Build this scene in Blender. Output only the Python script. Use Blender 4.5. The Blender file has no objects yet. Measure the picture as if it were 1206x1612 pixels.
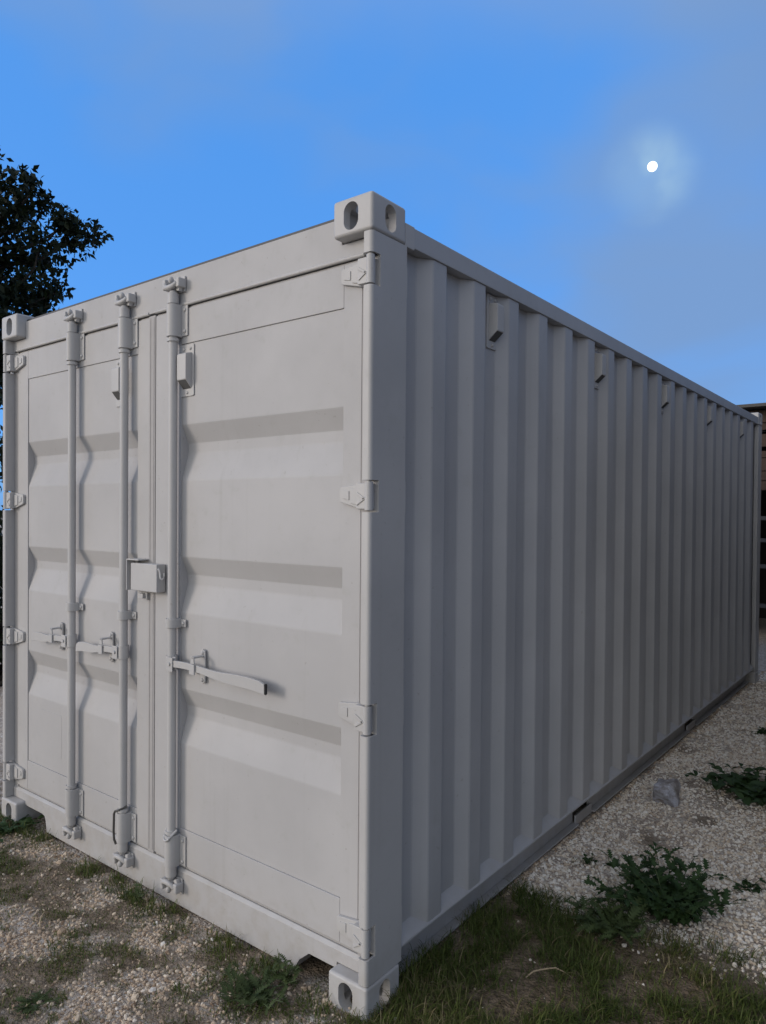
import bpy, bmesh, math, random
import numpy as np
from mathutils import Vector, Matrix
random.seed(7)
rng = np.random.default_rng(11)
R = math.radians
scene = bpy.context.scene
COL = scene.collection

# ------------------------------------------------------------------ camera
CAM = Vector((2.6079, -1.7350, 1.5954))
YAW, PITCH, ROLL, FPX = -0.6645, -0.0134, 0.0078, 1136.73
cam = bpy.data.cameras.new('camera')
cam.sensor_fit = 'VERTICAL'; cam.sensor_height = 36.0; cam.sensor_width = 27.0
cam.lens = 36.0 * FPX / 1612.0
cam.shift_x = 8.52 / 1612.0; cam.shift_y = 18.92 / 1612.0
cam.clip_start = 0.02; cam.clip_end = 12000
f = Vector((math.sin(YAW)*math.cos(PITCH), math.cos(YAW)*math.cos(PITCH), math.sin(PITCH)))
r0 = Vector((math.cos(YAW), -math.sin(YAW), 0)); u0 = r0.cross(f)
rr = r0*math.cos(ROLL) + u0*math.sin(ROLL); uu = -r0*math.sin(ROLL) + u0*math.cos(ROLL)
cobj = bpy.data.objects.new('camera', cam); COL.objects.link(cobj)
cobj.matrix_world = Matrix(((rr.x, uu.x, -f.x, CAM.x), (rr.y, uu.y, -f.y, CAM.y), (rr.z, uu.z, -f.z, CAM.z), (0, 0, 0, 1)))
scene.camera = cobj

# ------------------------------------------------------------------ sun, sky, exposure
SUN_AZ, SUN_EL = R(217), R(14)
sun = bpy.data.lights.new('sun', 'SUN'); sun.energy = 0.95; sun.angle = R(17); sun.color = (1.0, 0.89, 0.80)
sobj = bpy.data.objects.new('sun', sun); COL.objects.link(sobj)
sd = Vector((math.sin(SUN_AZ)*math.cos(SUN_EL), math.cos(SUN_AZ)*math.cos(SUN_EL), math.sin(SUN_EL)))
sobj.rotation_euler = sd.to_track_quat('Z', 'Y').to_euler()
sobj.location = (-6, -6, 8)
MOON_DIR = Vector((-0.275, 0.869, 0.411)).normalized()

world = bpy.data.worlds.new('World'); scene.world = world; world.use_nodes = True
wt = world.node_tree; wn = wt.nodes; wl = wt.links
bg = wn['Background']; bg.inputs[1].default_value = 0.1
sky = wn.new('ShaderNodeTexSky'); sky.sky_type = 'NISHITA'; sky.sun_disc = False
sky.sun_elevation = SUN_EL; sky.sun_rotation = SUN_AZ
sky.ozone_density = 2.0; sky.dust_density = 0.6; sky.air_density = 1.0

class NB:
    """tiny node builder"""
    def __init__(s, tree): s.t = tree
    def n(s, kind, **kw):
        nd = s.t.nodes.new(kind)
        for k, v in kw.items():
            if k.startswith('i_'):
                key = k[2:]; key = int(key) if key.isdigit() else key
                s.put(nd.inputs[key], v)
            else: setattr(nd, k, v)
        return nd
    def put(s, inp, v):
        if hasattr(v, 'is_output') or isinstance(v, bpy.types.NodeSocket): s.t.links.new(v, inp)
        else: inp.default_value = v
    def math(s, op, a, b=0.0, c=0.0, clamp=False):
        nd = s.n('ShaderNodeMath', operation=op, use_clamp=clamp)
        s.put(nd.inputs[0], a); s.put(nd.inputs[1], b)
        if op in ('MULTIPLY_ADD', 'SMOOTH_MIN', 'SMOOTH_MAX'): s.put(nd.inputs[2], c)
        return nd.outputs[0]
    def mix(s, fac, a, b, blend='MIX'):
        nd = s.n('ShaderNodeMix', data_type='RGBA', blend_type=blend)
        s.put(nd.inputs[0], fac); s.put(nd.inputs[6], a); s.put(nd.inputs[7], b)
        return nd.outputs[2]
    def noise(s, vec, scale, detail=4, rough=0.55, dist=0.0, out=0):
        nd = s.n('ShaderNodeTexNoise'); s.t.links.new(vec, nd.inputs['Vector'])
        nd.inputs['Scale'].default_value = scale; nd.inputs['Detail'].default_value = detail
        nd.inputs['Roughness'].default_value = rough; nd.inputs['Distortion'].default_value = dist
        return nd.outputs[out]
    def ramp(s, fac, stops):
        nd = s.n('ShaderNodeValToRGB'); s.put(nd.inputs[0], fac)
        e = nd.color_ramp.elements
        while len(e) < len(stops): e.new(0.5)
        for el, (p, c) in zip(e, stops):
            el.position = p; el.color = c if len(c) == 4 else (*c, 1)
        return nd.outputs[0]
    def rng(s, v, a, b, c, d):
        nd = s.n('ShaderNodeMapRange', interpolation_type='SMOOTHSTEP'); s.put(nd.inputs[0], v)
        for i, q in enumerate((a, b, c, d)): nd.inputs[i+1].default_value = q
        return nd.outputs[0]

w = NB(wt)
tc = w.n('ShaderNodeTexCoord'); dirv = tc.outputs['Generated']
sh = Vector((math.sin(R(178)), math.cos(R(178)), 0.0))
ds = w.n('ShaderNodeVectorMath', operation='DOT_PRODUCT', i_0=dirv); ds.inputs[1].default_value = sh
west = w.rng(ds.outputs['Value'], 0.30, 0.92, 0.0, 1.0)                     # 0 away from the afterglow, 1 towards it
blue = w.mix(1.0, sky.outputs[0], (0.85, 1.2, 1.9, 1), 'MULTIPLY')
blue = w.mix(0.70, blue, (0.68, 2.75, 7.1, 1))                                  # dusk blue, more even than noon
warm = w.mix(0.5, sky.outputs[0], (15.4, 14.8, 14.2, 1))
base = blue
# thin grey-mauve cloud veil, the same all round the sky
mp = w.n('ShaderNodeMapping', i_Vector=dirv); mp.inputs['Location'].default_value = (1.3, 0.4, 0.2); mp.inputs['Rotation'].default_value = (R(12), R(28), R(20)); mp.inputs['Scale'].default_value = (1.0, 1.0, 1.9)
c1 = w.noise(mp.outputs[0], 2.0, 3, 0.42, 0.25)
c2 = w.noise(mp.outputs[0], 6.0, 4, 0.45, 0.5)
cl = w.math('ADD', w.math('MULTIPLY', c1, 0.80), w.math('MULTIPLY', c2, 0.20))
dg = w.n('ShaderNodeVectorMath', operation='DOT_PRODUCT', i_0=dirv); dg.inputs[1].default_value = (0.94, -0.10, 0.33)
cl = w.math('ADD', cl, w.math('MULTIPLY', w.math('ADD', dg.outputs['Value'], 0.47), 0.36))   # more cloud to the right
cf = w.math('MULTIPLY', w.rng(cl, 0.41, 0.70, 0.0, 1.0), 0.9)
# the veil thickens to the right of the view and overhead
cover = w.rng(dg.outputs['Value'], -0.20, 0.55, 0.0, 0.90)
base = w.mix(cf, base, (1.5, 2.55, 4.55, 1))
base = w.mix(cover, base, (1.0, 1.6, 3.0, 1))
sepd = w.n('ShaderNodeSeparateXYZ', i_0=dirv)
base = w.mix(w.rng(sepd.outputs[2], 0.50, 0.85, 0.0, 0.9), base, (3.3, 3.7, 4.6, 1))   # thin overcast overhead
base = w.mix(west, base, warm)
# moonlight scattered in the cloud round the moon
dp = w.n('ShaderNodeVectorMath', operation='DOT_PRODUCT', i_0=dirv); dp.inputs[1].default_value = (MOON_DIR + Vector((-0.002, 0.0, -0.009))).normalized()
glow = w.rng(dp.outputs['Value'], 0.9978, 1.0005, 0.0, 1.0)
gn = w.rng(w.noise(dirv, 13.0, 3, 0.45, 0.3), 0.38, 0.64, 0.38, 1.0)
base = w.mix(w.math('MULTIPLY', w.math('MULTIPLY', w.math('POWER', glow, 1.3), gn), 0.85), base, (2.7, 4.2, 5.7, 1))
wl.new(base, bg.inputs[0])

scene.view_settings.view_transform = 'Standard'; scene.view_settings.look = 'None'
scene.view_settings.exposure = 0.42; scene.view_settings.gamma = 1.0
scene.cycles.max_bounces = 8

# ------------------------------------------------------------------ materials
def mat(name):
    m = bpy.data.materials.new(name); m.use_nodes = True
    b = NB(m.node_tree); p = m.node_tree.nodes['Principled BSDF']
    return m, b, p
def objco(b): return b.n('ShaderNodeTexCoord').outputs['Object']
def geopos(b): return b.n('ShaderNodeNewGeometry').outputs['Position']

def paint(name, col, rough=0.56, dirt=1.0, bump=1.0, spec=0.22):
    m, b, p = mat(name); pos = geopos(b)
    n1 = b.noise(pos, 1.6, 5, 0.6); n2 = b.noise(pos, 16, 6, 0.65); n3 = b.noise(pos, 260, 2, 0.5)
    c = b.mix(b.rng(n1, 0.3, 0.7, 0, 1), tuple(v*0.93 for v in col)+(1,), tuple(min(1, v*1.05) for v in col)+(1,))
    c = b.mix(b.math('MULTIPLY', b.rng(n2, 0.56, 0.72, 0, 1), 0.16*dirt), c, tuple(v*0.72 for v in col[:2])+(col[2]*0.62, 1))
    # rain streaks and splashed dust near the ground
    mp = b.n('ShaderNodeMapping', i_Vector=pos); mp.inputs['Scale'].default_value = (26, 26, 0.7)
    st = b.noise(mp.outputs[0], 1.0, 4, 0.6)
    c = b.mix(b.math('MULTIPLY', b.rng(st, 0.56, 0.78, 0, 1), 0.13*dirt), c, (col[0]*0.62, col[1]*0.58, col[2]*0.52, 1))
    sp = b.n('ShaderNodeSeparateXYZ', i_0=pos)
    low = b.math('MULTIPLY', b.rng(sp.outputs[2], 0.02, 0.34, 1.0, 0.0), b.rng(n2, 0.35, 0.65, 0.05, 0.75))
    c = b.mix(b.math('MULTIPLY', low, 0.45*dirt), c, (0.30, 0.26, 0.21, 1))
    sn = b.rng(b.noise(pos, 55, 3, 0.5), 0.70, 0.74, 0, 1)
    c = b.mix(b.math('MULTIPLY', sn, 0.28*dirt), c, (0.20, 0.16, 0.13, 1))
    b.put(p.inputs['Base Color'], c)
    b.put(p.inputs['Roughness'], b.math('ADD', b.math('MULTIPLY', n2, 0.22), rough-0.1))
    p.inputs['Specular IOR Level'].default_value = spec
    bp = b.n('ShaderNodeBump'); bp.inputs['Strength'].default_value = 0.10*bump; bp.inputs['Distance'].default_value = 0.003
    hb = b.math('ADD', b.math('MULTIPLY', b.noise(pos, 4.5, 3, 0.5), 3.0), b.math('MULTIPLY', n3, 0.18))
    b.put(bp.inputs['Height'], hb); b.put(p.inputs['Normal'], bp.outputs[0])
    return m
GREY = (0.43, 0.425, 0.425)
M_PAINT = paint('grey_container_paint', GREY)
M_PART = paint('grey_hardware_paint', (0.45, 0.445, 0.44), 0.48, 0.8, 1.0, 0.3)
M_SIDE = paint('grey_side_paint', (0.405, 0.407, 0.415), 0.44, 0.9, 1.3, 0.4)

def simple(name, col, rough=0.6, var=0.2, scale=30, bumpd=0.0):
    m, b, p = mat(name); pos = geopos(b)
    n = b.noise(pos, scale, 5, 0.6)
    b.put(p.inputs['Base Color'], b.mix(n, tuple(v*(1-var) for v in col)+(1,), tuple(v*(1+var) for v in col)+(1,)))
    p.inputs['Roughness'].default_value = rough
    if bumpd:
        bp = b.n('ShaderNodeBump'); bp.inputs['Strength'].default_value = 0.6; bp.inputs['Distance'].default_value = bumpd
        b.put(bp.inputs['Height'], n); b.put(p.inputs['Normal'], bp.outputs[0])
    return m
M_RUBBER = simple('black_rubber', (0.02, 0.02, 0.022), 0.7)
M_GASKET = simple('painted_gasket', (0.36, 0.35, 0.345), 0.7, 0.1)
M_HOOK = simple('pale_hook', (0.72, 0.72, 0.72), 0.4, 0.1)
M_VENT_SHADE = simple('vent_underside_shade', (0.10, 0.10, 0.10), 0.8, 0.4, 900)  # dark tone standing in for shade under the vent hoods
M_PLY = simple('floor_plywood', (0.10, 0.07, 0.045), 0.8)
M_RIM = simple('dark_roof_edge', (0.06, 0.058, 0.055), 0.6)
M_BARK = simple('bark', (0.035, 0.028, 0.022), 0.9, 0.4, 18, 0.02)
M_BROWN = simple('brown_boards', (0.050, 0.032, 0.024), 0.85, 0.35, 14, 0.004)
M_DARKWOOD = simple('dark_timber', (0.035, 0.028, 0.024), 0.9, 0.3, 12)
M_TIN = simple('dark_roof_sheet', (0.05, 0.047, 0.045), 0.6, 0.2)
M_STEELBEAM = simple('weathered_beam', (0.05, 0.05, 0.055), 0.6, 0.2)

def leafmat(name, c0, c1, trans=0.25, attr=None):
    m, b, p = mat(name); nt = m.node_tree
    if attr:
        a = b.n('ShaderNodeAttribute', attribute_name=attr); fac = a.outputs['Fac']
    else:
        pos = geopos(b); fac = b.noise(pos, 9, 3, 0.6)
    stops = [(0.25, c0), (0.75, c1)]
    c = b.ramp(fac, stops) if not attr else b.ramp(fac, [(0.0, c0), (0.62, c1), (0.80, (0.16, 0.13, 0.06)), (1.0, (0.30, 0.25, 0.14))])
    b.put(p.inputs['Base Color'], c); p.inputs['Roughness'].default_value = 0.6
    p.inputs['Specular IOR Level'].default_value = 0.25
    tr = b.n('ShaderNodeBsdfTranslucent'); b.put(tr.inputs[0], c)
    mx = b.n('ShaderNodeMixShader'); mx.inputs[0].default_value = trans
    nt.links.new(p.outputs[0], mx.inputs[1]); nt.links.new(tr.outputs[0], mx.inputs[2])
    nt.links.new(mx.outputs[0], nt.nodes['Material Output'].inputs[0])
    return m
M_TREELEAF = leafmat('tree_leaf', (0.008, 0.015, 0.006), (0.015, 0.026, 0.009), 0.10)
M_WEED = leafmat('weed_leaf', (0.022, 0.048, 0.016), (0.045, 0.082, 0.026), 0.2)
M_WEEDPALE = leafmat('weed_leaf_grey_green', (0.042, 0.066, 0.022), (0.072, 0.10, 0.034), 0.2)
M_STEM = simple('weed_stem', (0.07, 0.10, 0.035), 0.6)
M_GRASS = leafmat('grass_blade', (0.048, 0.078, 0.014), (0.115, 0.142, 0.034), 0.25, 'tone')

def stonemat(name):
    m, b, p = mat(name)
    a = b.n('ShaderNodeAttribute', attribute_name='tone')
    c = b.ramp(a.outputs['Fac'], [(0.0, (0.26, 0.185, 0.125)), (0.25, (0.45, 0.345, 0.245)), (0.6, (0.61, 0.51, 0.39)), (0.85, (0.73, 0.655, 0.55)), (1.0, (0.82, 0.78, 0.71))])
    n = b.noise(geopos(b), 120, 4, 0.6)
    c = b.mix(b.rng(n, 0.5, 0.78, 0, 0.35), c, (0.26, 0.19, 0.14, 1))
    b.put(p.inputs['Base Color'], c); p.inputs['Roughness'].default_value = 0.9
    p.inputs['Specular IOR Level'].default_value = 0.2
    return m
M_STONE = stonemat('gravel_stone')

def groundmat():
    m, b, p = mat('gravel_ground'); pos = geopos(b)
    g = b.n('ShaderNodeAttribute', attribute_name='grassy').outputs['Fac']
    vo = b.n('ShaderNodeTexVoronoi', i_Vector=pos); vo.inputs['Scale'].default_value = 85
    vo2 = b.n('ShaderNodeTexVoronoi', i_Vector=pos); vo2.inputs['Scale'].default_value = 190
    v = b.n('ShaderNodeSeparateColor', i_0=vo.outputs['Color']).outputs[0]
    v2 = b.n('ShaderNodeSeparateColor', i_0=vo2.outputs['Color']).outputs[1]
    st = b.ramp(v, [(0.0, (0.34, 0.27, 0.215)), (0.4, (0.54, 0.465, 0.39)), (0.8, (0.66, 0.60, 0.52)), (1.0, (0.74, 0.70, 0.63))])
    fine = b.ramp(v2, [(0.0, (0.30, 0.24, 0.19)), (0.6, (0.50, 0.42, 0.345)), (1.0, (0.62, 0.56, 0.48))])
    big = b.noise(pos, 2.2, 5, 0.6)
    c = b.mix(b.rng(b.noise(pos, 14, 4, 0.6), 0.42, 0.6, 0, 1), st, fine)
    c = b.mix(b.rng(big, 0.52, 0.78, 0, 0.4), c, (0.27, 0.19, 0.13, 1))
    soil = b.mix(b.rng(b.noise(pos, 34, 6, 0.75), 0.3, 0.7, 0, 1), (0.085, 0.065, 0.040, 1), (0.27, 0.205, 0.14, 1))
    c = b.mix(g, c, soil)
    b.put(p.inputs['Base Color'], c); p.inputs['Roughness'].default_value = 0.95
    p.inputs['Specular IOR Level'].default_value = 0.15
    bp = b.n('ShaderNodeBump'); bp.inputs['Strength'].default_value = 1.0; bp.inputs['Distance'].default_value = 0.008
    h = b.math('ADD', b.math('SUBTRACT', 1.0, vo.outputs['Distance']), b.math('MULTIPLY', b.math('SUBTRACT', 1.0, vo2.outputs['Distance']), 0.5))
    b.put(bp.inputs['Height'], h); b.put(p.inputs['Normal'], bp.outputs[0])
    return m
M_GROUND = groundmat()

def rockmat():
    m, b, p = mat('grey_rock'); pos = geopos(b)
    n = b.noise(pos, 12, 6, 0.65, 0.5); n2 = b.noise(pos, 60, 4, 0.6)
    c = b.ramp(n, [(0.34, (0.13, 0.115, 0.11)), (0.47, (0.27, 0.26, 0.27)), (0.56, (0.44, 0.46, 0.53)), (0.66, (0.20, 0.16, 0.13))])
    b.put(p.inputs['Base Color'], c); p.inputs['Roughness'].default_value = 0.8
    bp = b.n('ShaderNodeBump'); bp.inputs['Strength'].default_value = 0.7; bp.inputs['Distance'].default_value = 0.008
    b.put(bp.inputs['Height'], n2); b.put(p.inputs['Normal'], bp.outputs[0])
    return m
M_ROCK = rockmat()
def moonmat():
    m, b, p = mat('moon_glow'); nt = m.node_tree
    e = b.n('ShaderNodeEmission'); e.inputs[1].default_value = 1.6
    n = b.noise(objco(b), 1.6, 4, 0.6)
    b.put(e.inputs[0], b.mix(n, (0.85, 0.9, 0.95, 1), (1, 1, 0.98, 1)))
    nt.links.new(e.outputs[0], nt.nodes['Material Output'].inputs[0]); return m
M_MOON = moonmat()

# ------------------------------------------------------------------ mesh helpers
class MB:
    def __init__(s): s.bm = bmesh.new()
    def _merge(s, t, mtx=None):
        if mtx is not None: t.transform(mtx)
        me = bpy.data.meshes.new('tmp'); t.to_mesh(me); t.free()
        s.bm.from_mesh(me); bpy.data.meshes.remove(me); return s
    def box(s, x0, x1, y0, y1, z0, z1, bev=0.0, seg=2, mtx=None):
        t = bmesh.new(); bmesh.ops.create_cube(t, size=1.0)
        for v in t.verts:
            v.co = Vector((x0 if v.co.x < 0 else x1, y0 if v.co.y < 0 else y1, z0 if v.co.z < 0 else z1))
        if bev > 0: bmesh.ops.bevel(t, geom=t.edges[:], offset=bev, segments=seg, affect='EDGES', profile=0.5)
        return s._merge(t, mtx)
    def cyl(s, p0, p1, ra, rb=None, seg=20):
        rb = ra if rb is None else rb
        p0, p1 = Vector(p0), Vector(p1); d = p1-p0
        t = bmesh.new(); bmesh.ops.create_cone(t, cap_ends=True, segments=seg, radius1=ra, radius2=rb, depth=d.length)
        q = d.to_track_quat('Z', 'Y').to_matrix().to_4x4()
        return s._merge(t, Matrix.Translation((p0+p1)/2) @ q)
    def ball(s, c, rad, sc=(1, 1, 1), u=14, v=8):
        t = bmesh.new(); bmesh.ops.create_uvsphere(t, u_segments=u, v_segments=v, radius=rad)
        return s._merge(t, Matrix.Translation(c) @ Matrix.Diagonal((*sc, 1)))
    def prism(s, poly, axis, a, b, bev=0.0):
        """poly: 2D points in the two other axes (in xyz order); extruded along axis from a to b"""
        t = bmesh.new()
        def P(p, h):
            if axis == 0: return (h, p[0], p[1])
            if axis == 1: return (p[0], h, p[1])
            return (p[0], p[1], h)
        va = [t.verts.new(P(p, a)) for p in poly]; vb = [t.verts.new(P(p, b)) for p in poly]
        n = len(poly)
        fa = t.faces.new(va); fb = t.faces.new(list(reversed(vb)))
        for i in range(n): t.faces.new((va[(i+1) % n], va[i], vb[i], vb[(i+1) % n]))
        bmesh.ops.recalc_face_normals(t, faces=t.faces[:])
        if bev > 0:
            ed = [e for e in t.edges if e.calc_face_angle(0) > 0.6]
            bmesh.ops.bevel(t, geom=ed, offset=bev, segments=2, affect='EDGES', profile=0.5)
        return s._merge(t)
    def tube(s, pts, rad, seg=10):
        pts = [Vector(p) for p in pts]; t = bmesh.new(); rings = []
        up = Vector((0.123, 0.31, 0.94))
        for i, p in enumerate(pts):
            d = (pts[min(i+1, len(pts)-1)] - pts[max(i-1, 0)]).normalized()
            a = d.cross(up).normalized(); b = d.cross(a)
            rd = rad[i] if isinstance(rad, (list, tuple)) else rad
            rings.append([t.verts.new(p + (a*math.cos(k*2*math.pi/seg) + b*math.sin(k*2*math.pi/seg))*rd) for k in range(seg)])
        for ra_, rb_ in zip(rings, rings[1:]):
            for k in range(seg): t.faces.new((ra_[k], ra_[(k+1) % seg], rb_[(k+1) % seg], rb_[k]))
        t.faces.new(rings[0]); t.faces.new(list(reversed(rings[-1])))
        bmesh.ops.recalc_face_normals(t, faces=t.faces[:])
        return s._merge(t)
    def build(s, name, material, parent=None, sharp=35):
        me = bpy.data.meshes.new(name); s.bm.to_mesh(me); s.bm.free()
        return link(name, me, material, parent, sharp)
def link(name, me, material, parent=None, sharp=35):
    me.polygons.foreach_set('use_smooth', [True]*len(me.polygons))
    if sharp: me.set_sharp_from_angle(angle=R(sharp))
    if material: me.materials.append(material)
    o = bpy.data.objects.new(name, me); COL.objects.link(o)
    if parent: o.parent = parent
    if sharp:
        wn_ = o.modifiers.new('even_normals', 'WEIGHTED_NORMAL'); wn_.keep_sharp = True; wn_.weight = 90
    return o
def tag(o, label=None, cat=None, group=None, kind=None):
    if label: o['label'] = label
    if cat: o['category'] = cat
    if group: o['group'] = group
    if kind: o['kind'] = kind
    return o
def empty(name, loc=(0, 0, 0)):
    o = bpy.data.objects.new(name, None); o.location = loc; o.empty_display_size = 0.1; COL.objects.link(o); return o
def dup(o, parent, loc=(0, 0, 0), scale=(1, 1, 1), rot=(0, 0, 0)):
    c = o.copy(); COL.objects.link(c); c.parent = parent; c.location = loc; c.scale = scale; c.rotation_euler = rot; return c
def evaluated(o):
    dg = bpy.context.evaluated_depsgraph_get(); dg.update()
    me = bpy.data.meshes.new_from_object(o.evaluated_get(dg)); return me
def rounded(pts, rad, n=3):
    """round the inner corners of a polyline"""
    pts = [np.array(p, float) for p in pts]; out = [pts[0]]
    for a, p, b in zip(pts, pts[1:], pts[2:]):
        da, db = a-p, b-p; la, lb = np.linalg.norm(da), np.linalg.norm(db)
        q = min(rad, la*0.45, lb*0.45); A = p+da/la*q; B = p+db/lb*q
        for k in range(n+1):
            t = k/n; out.append((1-t)**2*A + 2*t*(1-t)*p + t*t*B)
    out.append(pts[-1]); return out

# value noise in numpy
_T = rng.random((256, 256))
def vnoise(x, y):
    x = np.asarray(x, float); y = np.asarray(y, float)
    xi = np.floor(x).astype(int); yi = np.floor(y).astype(int); fx = x-xi; fy = y-yi
    fx = fx*fx*(3-2*fx); fy = fy*fy*(3-2*fy)
    g = lambda a, b: _T[a & 255, b & 255]
    return (g(xi, yi)*(1-fx)+g(xi+1, yi)*fx)*(1-fy) + (g(xi, yi+1)*(1-fx)+g(xi+1, yi+1)*fx)*fy
def fbm(x, y, o=4):
    s = 0; a = 0.5; t = 0
    for k in range(o):
        s = s + a*vnoise(x*2**k+17.3*k, y*2**k+5.1*k); t += a; a *= 0.5
    return s/t
def sstep(x, a, b):
    t = np.clip((x-a)/(b-a), 0, 1); return t*t*(3-2*t)

# ------------------------------------------------------------------ ground
def gheight(x, y):
    return 0.010 + 0.022*(fbm(np.asarray(x)*1.7+40, np.asarray(y)*1.7+9, 4)-0.5) + 0.012*(fbm(np.asarray(x)*7, np.asarray(y)*7, 2)-0.5)
def grassy(x, y):
    """0 gravel .. 1 turf"""
    x = np.asarray(x, float); y = np.asarray(y, float)
    n = fbm(x*2.6+3, y*2.6+8, 5); n2 = fbm(x*6+31, y*6+2, 4)
    # beside the long wall: turf near the front corner, gravel beyond
    edge = 1.02 + 0.25*(fbm(x*3+60, y*3, 3)-0.5) + 0.10*np.clip(x-1.3, 0, 2)
    right = sstep(edge-y, -0.10, 0.16)
    right = np.maximum(right, 0.9*np.exp(-(((x-1.72)/0.20)**2+((y-2.85)/0.25)**2)))
    # in front of the doors: gravel with tufts
    left = 0.9*sstep(0.55*fbm((x+0.5*y)*3.4+13, (y-0.5*x)*6.5+28, 4)+0.45*fbm(x*11+1, y*11+5, 3), 0.36, 0.62)
    left = np.maximum(left, 0.9*np.exp(-(((x+1.10)/0.30)**2+((y+0.02)/0.14)**2)))
    left = np.maximum(left, 0.85*np.exp(-(((x-0.80)/0.24)**2+((y+0.02)/0.12)**2)))
    left = np.maximum(left, 0.55*np.exp(-(((x-0.25)/0.55)**2+((y+0.03)/0.06)**2)))
    far = sstep(n*0.6+n2*0.4, 0.63, 0.74)
    wr = sstep(x, 1.0, 1.25)*sstep(y, -0.35, -0.05)
    wl_ = (1-sstep(y, 0.2, 0.5))
    v = np.where(wr > 0.001, wr*right + (1-wr)*left*wl_, left*wl_ + far*(1-wl_))
    v = np.where((x > 1.2) & (y > 1.3), np.maximum(v, far*0.7), v)
    return np.clip(v, 0, 1)
def bare(x, y):
    return np.exp(-(((x-1.53)/0.17)**2+((y-0.46)/0.13)**2))        # trodden patch of earth
def axis_coords(lo, hi, step, far):
    mid = np.arange(lo, hi+1e-6, step); out = [mid]; s = step
    a = lo; left = []
    while a > -far: s *= 1.28; a -= s; left.append(a)
    b = hi; right = []; s = step
    while b < far: s *= 1.28; b += s; right.append(b)
    return np.concatenate([left[::-1], mid, right])
gx = axis_coords(-1.8, 3.0, 0.022, 600.0); gy = axis_coords(-1.4, 4.2, 0.022, 600.0)
GX, GY = np.meshgrid(gx, gy); n_x, n_y = len(gx), len(gy)
near = np.exp(-((np.clip(np.abs(GX)-12, 0, None))/15)**2-((np.clip(np.abs(GY)-12, 0, None))/15)**2)
GZ = gheight(GX, GY)*near
vv = np.stack([GX, GY, GZ], -1).reshape(-1, 3)
idx = np.arange(n_x*n_y).reshape(n_y, n_x)
ff = np.stack([idx[:-1, :-1], idx[:-1, 1:], idx[1:, 1:], idx[1:, :-1]], -1).reshape(-1, 4)
def quick_mesh(name, verts, faces, attr=None):
    me = bpy.data.meshes.new(name); nv, nf, k = len(verts), len(faces), faces.shape[1]
    me.vertices.add(nv); me.vertices.foreach_set('co', np.ascontiguousarray(verts, dtype=np.float32).ravel())
    me.loops.add(nf*k); me.loops.foreach_set('vertex_index', np.ascontiguousarray(faces, dtype=np.int32).ravel())
    me.polygons.add(nf); me.polygons.foreach_set('loop_start', np.arange(nf, dtype=np.int32)*k)
    me.update(calc_edges=True)
    if attr:
        a = me.attributes.new(attr[0], 'FLOAT', 'POINT'); a.data.foreach_set('value', np.ascontiguousarray(attr[1], dtype=np.float32).ravel())
    return me
gme = quick_mesh('ground', vv, ff, ('grassy', grassy(GX, GY)))
tag(link('ground', gme, M_GROUND, None, 0), kind='structure', label='pale gravel ground with patches of bare soil')

# ------------------------------------------------------------------ shipping container
HB, LEN, HT = 1.219, 6.058, 2.591
CW, CL, CH = 0.162, 0.178, 0.118
K = empty('shipping_container')
tag(K, 'freshly painted light grey steel shipping container with locked double doors', 'shipping container')

# --- corner castings (built at the right front top corner: outer faces at x=0, y=0, z=0)
def oval(cx, cy, w_, h_, n=10):
    rad = min(w_, h_)/2; out = []
    for k in range(2*n):
        a = 2*math.pi*(k+0.5)/(2*n); x, y = math.cos(a)*rad, math.sin(a)*rad
        if w_ > h_: x += math.copysign((w_-h_)/2, x)
        else: y += math.copysign((h_-w_)/2, y)
        out.append((cx+x, cy+y))
    return out
body = MB().box(-CW, 0, 0, CL, -CH, 0, 0.011, 3).build('corner_casting', M_PART, None, 30)
cut = MB()
cut.box(-CW+0.028, -0.030, 0.030, CL-0.028, -CH+0.020, -0.026)
cavity = cut.build('cut_a', None)
end_hole = MB().prism(oval(-0.086, -CH/2-0.001, 0.060, 0.088), 1, -0.05, 0.06).build('cut_b', None)
side_hole = MB().prism(oval(0.094, -CH/2-0.001, 0.058, 0.086), 0, -0.06, 0.05).build('cut_c', None)
top_hole = MB().prism(oval(-0.082, 0.092, 0.062, 0.110), 2, -0.05, 0.05).build('cut_d', None)
for c_ in (cavity, end_hole, side_hole, top_hole):
    md = body.modifiers.new('b', 'BOOLEAN'); md.object = c_; md.operation = 'DIFFERENCE'; md.solver = 'EXACT'
cast_me = evaluated(body)
bpy.data.objects.remove(body)
for c_ in (cavity, end_hole, side_hole, top_hole): bpy.data.objects.remove(c_)
cast_me.materials.clear()
first = link('corner_casting', cast_me, M_PART, K, 28)
first.location = (HB, 0, HT)
for sx in (1, -1):
    for sy in (1, -1):
        for sz in (1, -1):
            if (sx, sy, sz) == (1, 1, 1): continue
            dup(first, K, (sx*HB, 0 if sy > 0 else LEN, HT if sz > 0 else 0), (sx, sy, sz))

# --- door-end corner posts
def post_profile():
    o = []
    t = 0.008; xo, yl = HB-0.0025, 0.003; rad = 0.013
    xl, yr = 1.181, 0.075
    o += [(xl, yr), (xl, yl+0.004), (xl+0.004, yl)]
    for k in range(7):
        a = -math.pi/2 + k*math.pi/12
        o.append((xo-rad+rad*math.cos(a), yl+rad+rad*math.sin(a)))
    o += [(xo, 0.186), (xo-0.003, 0.189), (1.150, 0.189), (1.150, 0.181), (xo-t, 0.181), (xo-t, yl+rad+t)]
    o += [(xl+t, yl+rad+t), (xl+t, yr)]
    return o
HINGE_Z = (2.355, 1.652, 0.953, 0.252)
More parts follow.
